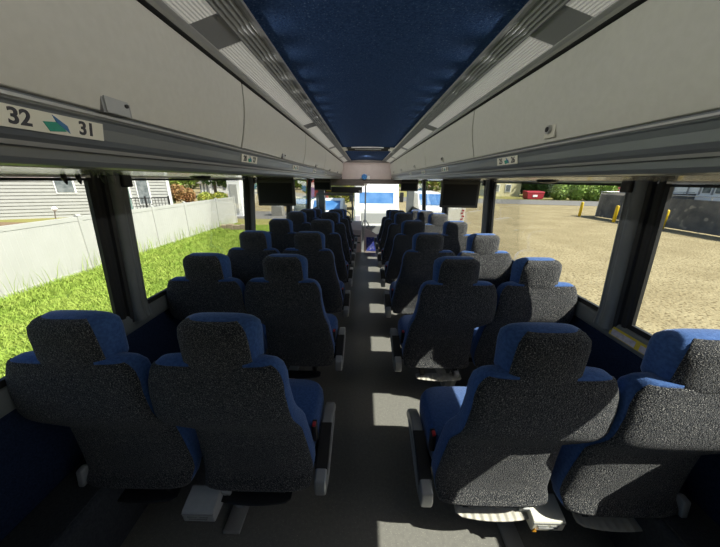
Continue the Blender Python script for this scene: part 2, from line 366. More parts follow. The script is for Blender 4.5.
# ------------------------------------------------------------------ seats
def make_seat(sx, kind):
    """kind aisle / window; local x is outward distance times sx, y from the rear plane of the headrest, z up"""
    root = empty('coach_seat', (0, 0, 0), 'seat', 'seat')
    up_c, up_h, lo_c, lo_h = (.046, .247, -.030, .240)
    Z = [.342, .353, .366, .385, .40, .45, .55, .64, .66, .675, .69, .705, .72, .74, .77, .80, .86, .91, .95, .975, .99, .998]
    def lerp(a, b, t): return a + (b - a) * max(0, min(1, t))
    def prof(z):
        t = (z - .64) / .075; t = max(0, min(1, t)); t = t * t * (3 - 2 * t)
        outer = lerp(lo_c + lo_h - .01, up_c + up_h, t)
        ta = (z - .45) / .40
        inner = lerp(lo_c - lo_h, up_c - up_h, max(0, min(1, ta)))
        if z > .87:                              # rounded shoulders
            k = (z - .87) / (1.0 - .87); d = .075 * (1 - math.sqrt(max(0, 1 - k * k)))
            outer -= d * .9; inner += d * .9
        if z < .40: e = (.40 - z) / .065 * .012; outer -= e; inner += e
        def sst(a, b): q = max(0, min(1, (z - a) / (b - a))); return q * q * (3 - 2 * q)
        yr = .048 - .060 * sst(.615, .775) + .014 * sst(.84, 1.0) - .030 * (1 - sst(.345, .40))     # stepped rear face: bulged upper back, skirt at the foot
        th = lerp(.13, .12, (z - .4) / .4)
        if z > .92: k = (z - .92) / .08; th *= math.sqrt(max(.05, 1 - .75 * k * k)); 
        return inner, outer, yr, th
    n = 44
    def pt(z, a, grow=0):
        i, o, yr, th = prof(z); cx, cy = sup(a, 4.2)
        return (sx * ((i + o) / 2 + ((o - i) / 2 + grow) * cx), yr + th / 2 + (th / 2 + grow) * cy, z)
    full = [2 * PI * k / n for k in range(n)]
    back = MB().rings([[pt(z, a) for a in full] for z in Z]).build('backrest', M['blue'], root, smooth=True)
    # charcoal cover wrapped over the rear, from t0 (aisle side, may vary with height) round to the outer side
    def wrap(zlist, f, t0, t1, name, par, m=26):
        R_ = []
        for z in zlist:
            an = [t0(z) + (t1 - t0(z)) * k / m for k in range(m + 1)]
            R_.append([f(z, a, .006) for a in an] + [f(z, a, -.006) for a in reversed(an)])
        return MB().rings(R_).build(name, M['char'], par, smooth=True)
    wrap([.345, .354, .366, .385, .40, .45, .55, .64, .66, .675, .69, .705, .72, .74, .77, .80, .86, .91, .95, .975, .988], pt, lambda z: PI * 1.10, PI * 1.98, 'back_panel', back)
    # headrest
    HZ = [.968, .972, .985, 1.01, 1.05, 1.09, 1.12, 1.138, 1.149, 1.155]
    def hpt(z, a, grow=0):
        t = (z - .968) / (1.155 - .968)
        e = 1.0
        if t > .72: k = (t - .72) / .28; e = math.sqrt(max(.12, 1 - k * k * .93))
        if t < .10: k = (.10 - t) / .10; e = 1 - .10 * k * k
        cx, cy = sup(a, 3.4)[0], sup(a, 2.8)[1]
        fl = 1 + .10 * cy                          # a little wider towards the front
        h = (.134 + .006 * t) * (1 - (1 - e) * .62) + grow; d = .066 * e + grow
        return (sx * (.028 + h * cx * fl), .064 + .004 * t + d * cy, z)
    hd = MB().rings([[hpt(z, a) for a in full] for z in HZ]).build('headrest', M['blue'], root, smooth=True)
    wrap(HZ[:-1], hpt, lambda z: PI * (1.15 + .08 * (z - .968) / .187), PI * 1.96, 'headrest_cover', hd)
    # cushion
    CZ = [.355, .362, .38, .43, .47, .495, .508, .512]
    def cring(z):
        t = (z - .355) / .157
        e = 1 - .10 * max(0, (t - .6) / .4) ** 2.5 - .05 * max(0, (.2 - t) / .2)
        return [(sx * (-.036 + .232 * e * sup(2 * PI * k / n, 5)[0]), .325 + .195 * e * sup(2 * PI * k / n, 5)[1], z) for k in range(n)]
    MB().rings([cring(z) for z in CZ]).build('seat_cushion', M['blue'], root, smooth=True)
    # base
    xs = lambda a, b: (min(sx * a, sx * b), max(sx * a, sx * b))
    MB().box(*xs(-.20, .20), .13, .50, .285, .352).build('seat_frame', M['black'], root, bevel=.01)
    # ribbed footrest bar hanging below the backrest
    fr = MB(); rs = []
    for i in range(17):
        u = -.165 + .33 * i / 16; bow = .018 * (1 - (2 * i / 16 - 1) ** 2); tip = .012 if i in (0, 16) else 0
        sec = [(.050 - bow + tip, .218), (.047 - bow + tip, .224), (.054 - bow + tip, .2285), (.100 - tip, .236), (.104 - tip, .230), (.095 - tip, .222)]
        rs.append([(sx * u, y, z) for y, z in sec])
    fr.rings(rs)
    fr.build('footrest', M['ribsunlit' if sx > 0 else 'black'], root, bevel=.002)  # same bar both sides: sunlight put into the right colour, shade into the left
    for u in (-.12, .12): MB().box(*xs(u - .012, u + .012), .075, .18, .226, .29).build('footrest_arm', M['black'], root)
    if kind == 'aisle':
        # pedestal leg with foot
        lg = MB(); 
        lg.obox((sx * .125, .135, .148), ((1, 0, 0), (0, .94, .33), (0, -.33, .94)), (.017, .04, .145))
        lg.build('leg', M['lightgrey'], root, bevel=.006)
        MB().box(*xs(.085, .165), .04, .44, 0, .018).build('foot', M['silver'], root, bevel=.004)
        # aisle arm: silver shell, black pad
        ins, ext = -.328, -.278
        arm = [(.035, .290), (.030, .330), (.040, .368), (.10, .395), (.20, .425), (.30, .445), (.38, .440), (.435, .415), (.468, .370), (.472, .345), (.455, .340), (.42, .350), (.36, .345), (.24, .315), (.12, .285), (.07, .278)]
        m = MB(); m.prism([(y, z) for y, z in arm], 'x', *xs(ins, ext))
        a_ = m.build('armrest', M['armgrey'], root, bevel=.009, seg=3)
        pad = [(.085, .392), (.10, .398), (.20, .429), (.275, .445), (.28, .436), (.20, .40), (.10, .35), (.085, .345)]
        MB().prism(pad, 'x', *xs(ins - .002, ext + .003)).build('arm_pad', M['black'], a_, bevel=.004)
        side = [(.07, .30), (.09, .34), (.2, .385), (.32, .40), (.40, .385), (.36, .36), (.24, .33), (.12, .296)]
        MB().prism(side, 'x', *xs(ins - .004, ins + .004)).build('side_inlay', M['midgrey'], a_, bevel=.003)
        MB().box(*xs(-.282, -.15), .17, .26, .30, .345).build('arm_bracket', M['black'], root)
        # belt buckle beside the cushion
        bk = MB().box(*xs(-.272, -.250), .17, .205, .44, .54).build('belt_buckle', M['black'], root, bevel=.004)
        MB().box(*xs(-.269, -.254), .168, .190, .532, .545).build('release_button', M['red'], bk, bevel=.003)
        # cross tube that also carries the window seat
        MB().tube([(sx * -.18, .22, .27), (sx * .28, .22, .27)], .018).build('cross_tube', M['black'], root)
    else:
        MB().tube([(sx * -.225, .22, .27), (sx * .12, .22, .27)], .018).build('cross_tube', M['black'], root)
        wb = MB().prism([(.02, .332), (.10, .332), (.11, .36), (.06, .415), (.03, .41)], 'x', *xs(.185, .212))
        wb.build('wall_bracket', M['midgrey'], root, bevel=.006)
    return root

ROWS = [(.77, 1), (1.58, 1), (2.39, 1), (3.20, 1), (4.01, 1), (4.86, .955), (5.58, .90)]
CX = {'aisle': .515, 'window': 1.000}
for sx in (-1, 1):
    sd = 'left' if sx < 0 else 'right'
    for kind in ('aisle', 'window'):
        proto = make_seat(sx, kind)
        for r, (y, sc) in enumerate(ROWS):
            o = proto if r == 0 else copy_tree(proto)
            lit = ''
            if sx > 0 and kind == 'window': lit = ', sunlit speckled back'
            elif sx > 0 and r == 0: lit = ', box at base'
            wh = ('%s of the gangway' if kind == 'aisle' else 'beside %s windows') % sd
            o['label'] = 'blue seat with charcoal back %s%s, %s row from camera' % (wh, lit, ordn[r])
            o['group'] = 'coach seats in rows'
            dy = 0
            dxo = 0
            if r == 0: dxo, dy = {(-1, 'aisle'): (.005, 0), (-1, 'window'): (.035, 0), (1, 'aisle'): (.020, -.035), (1, 'window'): (.035, -.06)}[(sx, kind)]
            elif kind == 'window': dxo = .018
            o.location = (sx * (CX[kind] + dxo), y + dy, 0); o.scale = (1, 1, sc * .978)

# cream/grey outlet boxes between the seats of the nearest row
for sx in (-1, 1):
    sd = 'left' if sx < 0 else 'right'
    y = .775
    root = empty('outlet_box', (sx * (.73 if sx < 0 else .742), y - .02, .185), ('grey box under the nearest left seats, between the two backrests' if sx < 0 else 'cream box with orange sticker under the nearest right seats'), 'box', 'boxes between the nearest seats')
    bx = MB()
    mm = M['lightgrey'] if sx < 0 else M['cream']
    prof = [(.0, .0), (-.004, .060), (.010, .068), (.09, .092), (.11, .03), (.11, 0)]
    rs = []
    MB().prism(prof, 'x', -.068, .068).build('case', mm, root, bevel=.006)
    MB().box(-.0675, .0675, -.0055, .0, .052, .0555).build('seam', M['midgrey'], root)
    MB().box(-.045, -.005, -.0045, .0, .032, .038).box(.008, .042, -.0045, .0, .032, .038).box(-.04, .038, -.0045, .0, .020, .024).build('socket_marks', M['midgrey'], root)
    if sx > 0:
        MB().prism([(-.064, .003), (-.046, .003), (-.055, .020)], 'y', -.006, -.001).build('warning_sticker', M['orange'], root)
    MB().box(-.02, .02, .10, .24, .03, .07).build('mount', M['black'], root)

# ------------------------------------------------------------------ screens
def monitor(sx, x, y, w, h, zt, label):
    root = empty('monitor', (x, y, zt - h / 2), label, 'screen', 'flip-down screens')
    MB().box(-w / 2, w / 2, 0, .035, -h / 2, h / 2).build('casing', M['tvframe'], root, bevel=.008)
    MB().box(-w / 2 + .022, w / 2 - .028, -.004, .002, -h / 2 + .026, h / 2 - .03).build('screen', M['screen'], root)
    MB().box(-w / 2 + .01, w / 2 - .01, .01, .03, h / 2, 1.601 - zt + h / 2).build('bracket', M['black'], root)
monitor(-1, -.985, 2.99, .40, .265, 1.572, 'large flat screen hanging by the second left pillar')
monitor(1, .965, 2.99, .40, .270, 1.578, 'large flat screen hanging by the second right pillar')
monitor(-1, -.93, 6.0, .36, .19, 1.555, 'small flat screen hanging near the front on the left')
monitor(1, .90, 6.0, .36, .19, 1.555, 'small flat screen hanging near the front on the right')

# hooks at the window head
for i, (sx, y) in enumerate(((-1, 1.085), (-1, 1.14), (-1, 1.25), (-1, 1.30))):
    o = MB().tube([(0, 0, .014), (0, 0, -.006), (0, .002, -.018), (0, .004, -.028)], [.008, .009, .006, .002], 10).build('blind_hook', M['black' if i != 3 else 'midgrey'], smooth=True)
    o.location = (sx * 1.20, y, 1.580)
    tag(o, ['small black hook at window top, rearmost left', 'small black hook at window top, second from rear left', 'black hook at top of nearest left pillar', 'pale grey hook at top of nearest left pillar'][i], 'hook', 'blind hooks above the left windows')

# instruction labels on the sill
for sx in (-1, 1):
    sd = 'left' if sx < 0 else 'right'
    y0, y1 = (.86, 1.33) if sx > 0 else (.98, 1.17)
    root = empty('instruction_label', (sx * 1.312, (y0 + y1) / 2, .820), 'yellow and white instruction label on the %s window sill' % sd, 'label', 'sill labels')
    L_ = (y1 - y0) / 2
    ax = ((0, 1, 0), (sx * -.09, 0, -1), (-sx, 0, .09))
    MB().obox((-sx * .004, 0, 0), ax, (L_, .024, .001)).build('backing', M['yellow'], root)
    k = 3 if sx > 0 else 1
    for i in range(k):
        c = -L_ + (2 * L_) * (i + .5) / k
        MB().obox((-sx * .0055, c, -.004), ax, (L_ / k - .012, .016, .001)).build('text_panel', M['lilac'], root)

# ------------------------------------------------------------------ roof hatch and front of the bus
root = empty('roof_hatch', (0, 4.4, 2.03), 'silver framed roof hatch in the blue ceiling', 'hatch')
MB().box(-.37, .37, -.18, .18, .028, .05).build('lid', M['cream'], root)
MB().box(-.31, .31, -.185, -.14, -.026, .03).box(-.31, .31, .14, .185, -.022, .03).build('dark_trim', M['tvframe'], root, bevel=.005)
MB().box(-.24, .22, -.196, -.183, -.018, .006).build('lens_bar', M['diff'], root, bevel=.004)
for a, b in ((-.372, -.31), (.31, .372)): MB().box(a, b, -.185, .185, -.022, .03).build('side_frame', M['cream'], root, bevel=.006)
MB().box(-.20, .20, .05, .12, -.012, .028).build('handle_bar', M['silver'], root, bevel=.005)

struct(MB().prism([(7.0, 1.60), (7.0, 1.90), (6.98, 1.96), (6.92, 2.0), (6.92, 2.03), (7.1, 2.03), (7.1, 1.60)], 'x', -.60, .60).build('wall_front', M['pink'], bevel=.006), 'pinkish grey header panel above the windshield', 'wall')
struct(MB().box(-1.265, 1.265, 6.93, 7.12, 1.50, 1.60).build('trim_6', M['brown'], bevel=.01))
struct(MB().box(-.60, .60, 6.88, 6.93, 1.975, 2.03).build('trim_7', M['brown']))
struct(MB().box(-1.265, 1.265, 7.10, 8.1, 1.52, 1.56).build('ceiling', M['brown']))
struct(MB().box(-1.265, 1.265, 7.95, 8.1, 1.50, 2.12).build('wall_front', M['midgrey']))
struct(MB().box(-1.347, 1.347, 7.9, 8.1, -1.2, .30).build('wall_front', M['midgrey']))
struct(MB().box(-1.347, -1.17, 7.9, 8.1, .3, 1.5).build('trim_8', M['pillar']))
struct(MB().box(1.17, 1.347, 7.9, 8.1, .3, 1.5).build('trim_9', M['pillar']))
w = empty('window_30', (0, 8.0, .9), 'front windshield of the coach', 'window'); w['kind'] = 'structure'
MB().box(-1.17, 1.17, -.003, .003, -.6, .6).build('pane', M['glass'], w)
MB().box(-1.17, 1.17, -.02, .02, -.62, -.59).box(-1.17, 1.17, -.02, .02, .58, .61).build('window_frame', M['rubber'], w)

o = empty('grab_pole', (-.02, 6.72, 0), 'upright silver grab pole at the front of the gangway', 'pole')
MB().tube([(0, 0, -.40), (0, 0, 1.50)], .017, 12).build('tube', M['silver'], o, smooth=True)
MB().box(-.035, .035, -.02, .02, 1.46, 1.50).build('top_flange', M['cream'], o, bevel=.004)
o = empty('destination_box', (-.55, 6.85, 1.36), 'long dark box under the header with brown strip on top', 'sign box')
MB().box(-.46, .45, 0, .12, -.08, .06).build('housing', M['black'], o, bevel=.005)
MB().box(-.30, .50, -.005, .12, .085, .145).build('top_strip', M['brown'], o, bevel=.004)
MB().box(-.46, .50, -.008, .0, .068, .078).build('edge_trim', M['silver'], o)
MB().box(-.42, -.30, -.004, .001, -.05, -.02).build('display', M['yellow'], o)
MB().box(.37, .44, -.006, .001, -.07, -.02).build('clip', M['lightgrey'], o)
o = empty('partition_frame', (-.78, 6.95, .5), 'dark square frame behind the driver area', 'frame')
MB().box(-.46, .46, 0, .04, .71, .77).box(.42, .46, 0, .04, -.9, .71).box(-.46, -.42, 0, .04, -.9, .71).build('rails', M['pillar'], o, bevel=.006)
MB().box(-.42, .42, .016, .022, .0, .71).build('pane', M['glass'], o)
o = empty('driver_console', (-.32, 6.9, -.4), 'pinkish console with dark slots left of the pole', 'console')
MB().prism([(-.5, 0), (-.5, .86), (-.2, .98), (.03, 1.0), (.03, 0)], 'x', -.5, .22).build('body', M['pink'], o, bevel=.01)
MB().box(.02, .19, -.508, -.499, .70, .73).box(.06, .19, -.508, -.499, .54, .57).build('slot', M['black'], o)
MB().box(-.5, -.02, -.2, .03, .95, 1.03).build('dash_top', M['black'], o, bevel=.01)
o = empty('modesty_panel', (.0, 6.45, -.4), 'pinkish sloping modesty panel with blue patterned patch', 'panel')
MB().prism([(-.03, .0), (-.03, .89), (.06, .87), (.46, .64), (1.1, .62), (1.1, 0)], 'y', 0, .03).build('board', M['pink'], o, bevel=.006)
MB().box(.02, .30, -.006, 0, .34, .68).build('patch', M['starblue'], o)
MB().tube([(-.07, .015, .80), (-.075, .015, 1.02), (-.05, .015, 1.07), (.0, .015, 1.07), (.05, .015, 1.0), (.08, .015, .86)], .014, 8).build('grab_rail', M['silver'], o, smooth=True)
MB().box(.04, .42, -.012, .0, .20, .26).build('kick_strip', M['white'], o)
o = empty('clock', (-.05, 6.885, 1.655), 'small bright blue device on the front header', 'clock')
MB().tube([(0, -.05, 0), (0, -.055, 0), (0, -.03, 0), (0, .04, 0)], [.02, .055, .068, .068], 16).build('body', M['bluesign'], o, smooth=True)
MB().box(.06, .13, -.03, .03, -.06, .03).build('pale_end', M['white'], o, bevel=.01)
MB().box(-.11, -.055, -.02, .03, -.06, -.02).build('foot', M['lightgrey'], o, bevel=.008)
o = empty('steering_wheel', (-.62, 7.35, .66), 'dark steering wheel at the driver place', 'steering wheel')
tl = Matrix.Rotation(math.radians(35), 3, 'X')
MB().tube([tl @ Vector((.22 * math.cos(a), .22 * math.sin(a), 0)) for a in (2 * PI * i / 24 for i in range(25))], .016, 8).build('rim', M['black'], o, smooth=True)
MB().tube([tl @ Vector((-.2, 0, 0)), tl @ Vector((.2, 0, 0))], .014).tube([(0, 0, 0), (0, .2, -.25), (0, .3, -1.06)], .03).build('spokes', M['black'], o)

# ================================================================== OUTSIDE
def slab(name, x0, x1, y0, y1, top, m, label, cat):
    return struct(MB().box(x0, x1, y0, y1, top - .3, top).build(name, m), label, cat)
slab('ground', -140, 160, -60, 200, GROUND, M['gravel'], 'tan gravel lot around the coach', 'ground')
slab('lawn', -9.6, -1.6, -12, 18.5, GROUND + .02, M['turf'], 'green lawn between coach and white fence', 'lawn')
slab('soil_bed', -40, -9.6, -12, 21, GROUND + .02, M['soil'], 'bare soil beyond the white fence', 'ground')
slab('road', -40, -2.5, 21.6, 27.0, GROUND + .03, M['road'], 'grey road beyond the lawn', 'road')
slab('verge', -40, -1.5, 18.5, 21.6, GROUND + .025, M['verge'], 'yellowish verge before the road', 'verge')
# road strip and verge across the lot on the right (slanted band)
def band(name, a, b, wid, top, m, label, cat):
    a = Vector((*a, 0)); b = Vector((*b, 0)); d = (b - a).normalized(); nn = Vector((-d.y, d.x, 0)) * wid
    vs = [(*p.xy, z) for z in (top - .2, top) for p in (a, b, b + nn, a + nn)]
    return struct(MB().add(vs, [(0, 3, 2, 1), (4, 5, 6, 7), (0, 1, 5, 4), (1, 2, 6, 5), (2, 3, 7, 6), (3, 0, 4, 7)]).build(name, m), label, cat)
band('road', (2, 44), (60, 32), 11, GROUND + .03, M['road'], 'grey street across the far side of the lot', 'road')
band('verge', (2, 55.2), (62, 43), 30, GROUND + .06, M['verge'], 'yellow green verge beyond the street', 'verge')

# grass blades: one uncountable mass
gv, gf = [], []
rnd = random.Random(3)
def blade(x, y, h, w, lean):
    a = rnd.uniform(0, PI); dx, dy = math.cos(a) * w, math.sin(a) * w; b = rnd.uniform(0, 2 * PI)
    lx, ly = math.cos(b) * lean * h, math.sin(b) * lean * h; z = GROUND + .01; k = len(gv)
    gv.extend([(x - dx, y - dy, z), (x + dx, y + dy, z), (x + lx * .4 + dx * .6, y + ly * .4 + dy * .6, z + h * .6), (x + lx * .4 - dx * .6, y + ly * .4 - dy * .6, z + h * .6), (x + lx, y + ly, z + h)])
    gf.extend([(k, k + 1, k + 2, k + 3), (k + 3, k + 2, k + 4)])
for i in range(120000):
    y = rnd.uniform(2.2, 18.4); x = rnd.uniform(-9.15, -3.3)
    if x > -5.0 and rnd.random() < .65: continue
    if -5.3 < x < -3.3 and 5.2 < y < 9 and ((x + 4.2) ** 2 / 1.2 + (y - 6.6) ** 2 / 3.5) < 1: continue
    near = x < -8.2
    h = rnd.uniform(.04, .13) * (1.7 if near else 1)
    blade(x, y, h, rnd.uniform(.008, .018), rnd.uniform(.3, 1.0))
for i in range(260):
    blade(rnd.uniform(-9.15, -8.7), rnd.uniform(4, 18), rnd.uniform(.5, .85), .009, rnd.uniform(.1, .35))
g = MB(); g.v = gv; g.f = gf
tag(g.build('lawn_grass', M['grass']), 'bright green grass growing along the white fence', 'grass', kind='stuff')
tag(MB().rings([[(-4.3 + r * .9 * math.cos(a) + .1 * math.sin(3 * a), 6.6 + r * 1.7 * math.sin(a), z) for a in (2 * PI * k / 16 for k in range(16))] for r, z in ((1.05, GROUND - .05), (1, GROUND + .05), (.5, GROUND + .1))]).build('soil_patch', M['soil'], smooth=True), 'bare brown soil patch in the lawn beside the coach', 'soil', kind='stuff')

# white vinyl fence on the left
FX, FT = -9.25, .38
o = empty('vinyl_fence', (FX, 10, GROUND), 'long white vinyl privacy fence along the lawn', 'fence')
posts = [-1.9, .8, 3.5, 6.1, 8.7, 11.9, 14.1, 17.2, 19.6]
for i, y in enumerate(posts):
    MB().box(-.065, .065, y - 10.065, y - 9.935, 0, FT - GROUND + .02).prism([(-.075, FT - GROUND + .02), (.075, FT - GROUND + .02), (0, FT - GROUND + .07)], 'y', y - 10.075, y - 9.925).build('post', M['vinyl'], o, bevel=.006)
    if i:
        a, b = posts[i - 1] + .065 - 10, y - .065 - 10
        p = MB(); nb = 16; prof = []
        for k in range(nb):
            u0, u1 = a + (b - a) * k / nb, a + (b - a) * (k + 1) / nb
            prof += [(.018, u0 + .008), (.018, u1 - .008), (.012, u1 - .004), (.012, u1)]
        prof += [(-.018, b), (-.018, a)]
        p.prism(prof, 'z', .06, FT - GROUND - .12); p.build('panel', M['vinyl'], o)
        MB().box(-.03, .03, a, b, FT - GROUND - .14, FT - GROUND).box(-.03, .03, a, b, .02, .16).build('rail', M['vinyl'], o, bevel=.006)

# grey sided house beyond the fence
HO = Vector((-26.6, 19.57, GROUND)); HD = Vector((.894, .447, 0)); HN = Vector((.447, -.894, 0)); HU = Vector((0, 0, 1))
o = empty('house', HO, 'pale grey sided house beyond the white fence', 'house')
def HP(s, d, z): return HD * s + HN * d + HU * z
clap = MB(); S0, S1, HT = -12, 10.7, 5.4
nb = 22; prof = []
for k in range(nb):
    z0, z1 = HT * k / nb, HT * (k + 1) / nb; prof += [(.055, z0), (.0, z1)]
prof += [(-.3, HT), (-.3, 0)]
clap.add([HP(S0, d, z) for d, z in prof] + [HP(S1, d, z) for d, z in prof], [tuple(range(len(prof))), tuple(range(2 * len(prof) - 1, len(prof) - 1, -1))] + [(i, (i + 1) % len(prof), len(prof) + (i + 1) % len(prof), len(prof) + i) for i in range(len(prof))])
clap.build('wall', M['siding'], o)
MB().obox(HP(S1 - .15, -.5, HT / 2), (HD, HN, HU), (.15, .5, HT / 2)).obox(HP(S1 - 2.1, -.9, HT / 2), (HD, HN, HU), (2.1, .1, HT / 2)).obox(HP(S1 - 4.2, -4.5, HT / 2), (HD, HN, HU), (.15, 3.6, HT / 2)).build('end_wall', M['siding'], o)
MB().obox(HP(S1, .02, HT / 2), (HD, HN, HU), (.09, .06, HT / 2)).build('corner_trim', M['white'], o)
rf = MB(); rp = [(.5, HT - .1), (-4, HT + 2.4), (-8.5, HT - .1), (-8.5, HT + .1), (-4, HT + 2.65), (.5, HT + .1)]
rf.add([HP(S0 - .4, d, z) for d, z in rp] + [HP(S1 + .4, d, z) for d, z in rp], [tuple(range(6)), tuple(range(11, 5, -1))] + [(i, (i + 1) % 6, 6 + (i + 1) % 6, 6 + i) for i in range(6)])
rf.build('roof', M['roof'], o)
def hwin(s, w, z0, z1, m1, nm):
    f = MB().obox(HP(s, .05, (z0 + z1) / 2), (HD, HN, HU), (w / 2 + .08, .04, (z1 - z0) / 2 + .08)).build(nm, M['white'], o)
    MB().obox(HP(s, .08, (z0 + z1) / 2), (HD, HN, HU), (w / 2, .03, (z1 - z0) / 2)).build('pane', m1, f)
hwin(4.1, 1.0, 1.9, 3.5, M['wglass'], 'window'); hwin(8.9, .75, .95, 3.6, M['wglass'], 'window'); hwin(7.55, .8, .2, 3.6, M['teal'], 'house_door')
o = empty('deck_railing', HO + HP(8.4, 1.0, 0), 'black railing of the deck beside the grey house', 'railing')
rl = MB(); HP0 = HP(8.4, 1.0, 0)
rl.obox(HP(9.1, 1.0, 1.45) - HP0, (HD, HN, HU), (1.6, .04, .035)).obox(HP(9.1, 1.0, .55) - HP0, (HD, HN, HU), (1.6, .03, .03)); rl.build('rail', M['black'], o)
bl = MB()
for k in range(15): bl.obox(HP(7.55 + k * .22, 1.0, 1.0) - HP0, (HD, HN, HU), (.018, .018, .45))
bl.build('baluster_row', M['black'], o)
for s in (7.5, 9.1, 10.7): MB().obox(HP(s, 1.0, .8) - HP0, (HD, HN, HU), (.06, .06, .8)).build('post', M['black'], o)
MB().obox(HP(9.1, .5, .4) - HP0, (HD, HN, HU), (1.6, .5, .06)).build('deck', M['concrete'], o)
o = empty('garden_lamp', (-19.9, 17.3, GROUND), 'pale plant stake light behind the white fence', 'lamp')
MB().tube([(0, 0, 0), (.1, 0, .7), (.18, 0, 1.0)], .03).build('stake', M['bark'], o)
MB().tube([(.18, 0, .95), (.2, 0, 1.1), (.2, 0, 1.25)], [.05, .16, .05], 10).build('head', M['white'], o)

# foliage
def foliage(name, c, blobs, n, size, m, trunk=None, label='', cat='tree', group=None, seed=1):
    rr = random.Random(seed); o = empty(name, c, label, cat, group); v, f = [], []
    for i in range(n):
        bx, by, bz, ra, rz = blobs[rr.randrange(len(blobs))]
        d = Vector((rr.gauss(0, 1), rr.gauss(0, 1), rr.gauss(0, 1))).normalized() * rr.uniform(.55, 1) ** .5
        p = Vector((bx + d.x * ra, by + d.y * ra, bz + d.z * rz))
        a = Vector((rr.gauss(0, 1), rr.gauss(0, 1), rr.gauss(0, 1))).normalized(); b = a.cross(Vector((rr.gauss(0, 1), rr.gauss(0, 1), rr.gauss(0, 1)))).normalized()
        s_ = size * rr.uniform(.6, 1.3); k = len(v)
        v += [p - a * s_, p + b * s_ * .55, p + a * s_, p - b * s_ * .55]; f.append((k, k + 1, k + 2, k + 3))
    g = MB(); g.v = [tuple(q) for q in v]; g.f = f; g.build('foliage', m, o)
    core = MB()
    for bx, by, bz, ra, rz in blobs:
        core.rings([[(bx + ra * .62 * math.cos(t) * math.sin(ph), by + ra * .62 * math.sin(t) * math.sin(ph), bz - rz * .62 * math.cos(ph)) for t in (2 * PI * k / 10 for k in range(10))] for ph in (.3, .9, 1.57, 2.2, 2.85)])
    core.build('inner_leaves', m, o, smooth=True)
    if trunk: MB().tube([(0, 0, 0), (.05, .05, trunk * .6), (0, 0, trunk)], [.28, .2, .12], 8).build('trunk', M['bark'], o)
    return o
G = GROUND
# left / front-left
foliage('tree', (-25.0, 47, G), [(0, 0, 5, 3.4, 3.2), (2.2, .5, 4, 2.2, 2.4)], 2600, .30, M['leafd'], 4, 'dark green tree behind the white fence, left', 'tree', 'background trees', 2)
foliage('tree', (-33.5, 46, G), [(0, 0, 5.5, 3.2, 3.0), (1.5, .5, 4, 2.2, 2.4)], 2400, .30, M['leafl'], 4, 'pale green tree right of the grey house corner', 'tree', 'background trees', 3)
foliage('tree', (-21.5, 63, G), [(0, 0, 6, 4, 4)], 2200, .36, M['leafd'], 5, 'tall dark tree beside the far grey roofed house', 'tree', 'background trees', 4)
foliage('tree', (-8.5, 42, G), [(0, 0, 5, 3.2, 3.6), (1, 0, 2.6, 2, 1.8)], 2600, .32, M['leafl'], 4, 'light green tree seen right of the left screen', 'tree', 'background trees', 5)
foliage('shrub', (-20.4, 30.5, G), [(0, 0, 1.5, 1.1, .9), (.8, .5, 1.2, .7, .8)], 1300, .14, M['leafo'], None, 'rusty orange shrub behind the white fence', 'shrub', None, 6)
foliage('shrub', (-21.6, 29.6, G), [(0, 0, .8, 1.2, .8)], 900, .14, M['leafd'], None, 'dark green shrub below the rusty shrub', 'shrub', None, 16)
foliage('shrub', (-15.6, 27.4, G), [(0, 0, 1.15, .75, .65), (1.2, .3, 1.15, .75, .65)], 1300, .11, M['leafy'], None, 'yellow flowering shrub above the white fence', 'shrub', None, 7)
# far house left
o = empty('house', (-30.5, 60, G), 'far house with grey shingle roof seen over the fence', 'house')
MB().box(-2.6, 3.2, 0, 6, 0, 2.6).build('wall', M['white'], o)
MB().prism([(-.5, 2.4), (3, 4.9), (6.5, 2.4)], 'x', -1.6, 3.6).build('roof', M['roof'], o)
MB().box(-4.8, -2.4, .3, 5, 0, 2.0).build('porch', M['white'], o)
MB().prism([(-.2, 2.0), (2.5, 2.8), (5.4, 2.0)], 'x', -5.2, -2.2).build('porch_roof', M['roof'], o)
for x in (-1.6, .6, 2.0): MB().box(x - .3, x + .3, -.06, 0, .8, 2.0).build('window', M['wglass'], o)
for x in (-4.6, -3.9, -3.2): MB().box(x - .12, x + .12, .22, .3, .2, 1.9).build('porch_window', M['wglass'], o)
# white shed at the fence end
o = empty('shed', (-10.75, 23.0, G), 'white shed at the end of the vinyl fence', 'shed')
MB().box(-.5, .55, 0, 1.6, 0, 3.3).build('wall', M['white'], o, bevel=.02)
MB().box(-.3, .3, -.05, 0, .3, 2.6).build('shed_door', M['vinyl'], o)
MB().prism([(-.15, 3.3), (1.75, 3.3), (.8, 4.0)], 'x', -.62, .68).build('roof', M['roof'], o)
o = empty('stone_edging', (-8.25, 16.6, G), 'tan stone blocks at the far end of the lawn', 'stone blocks')
for k in range(4): MB().box(-.62 + k * .42, -.22 + k * .42, -.16, .16, 0, .34 + .05 * (k % 2)).build('block', M['tan'], o, bevel=.03)
o = empty('concrete_bin', (-7.5, 23.9, G), 'grey concrete bin by the road under the left screen', 'bin')
MB().prism([(-.48, 0), (.48, 0), (.42, 1.0), (-.42, 1.0)], 'y', -.4, .4).build('body', M['concrete'], o, bevel=.03)
MB().box(-.5, .5, -.45, .45, 1.0, 1.08).build('rim', M['concrete'], o, bevel=.02)
o = empty('parked_car', (-5.4, 26.5, G), 'dark parked car by the red wall, front left', 'car')
MB().prism([(-.9, .25), (-.95, .8), (-.7, .95), (-.62, 1.45), (.62, 1.45), (.7, .95), (.95, .8), (.9, .25)], 'y', -2, 2).build('body', M['carpaint'], o, bevel=.08)
MB().box(-.62, .62, -2.02, -1.98, .98, 1.38).build('windshield', M['winds'], o)
for x in (-.78, .78):
    for y in (-1.3, 1.3): MB().tube([(x - .1, y, .32), (x + .1, y, .32)], .32, 16).build('wheel', M['rubber'], o)
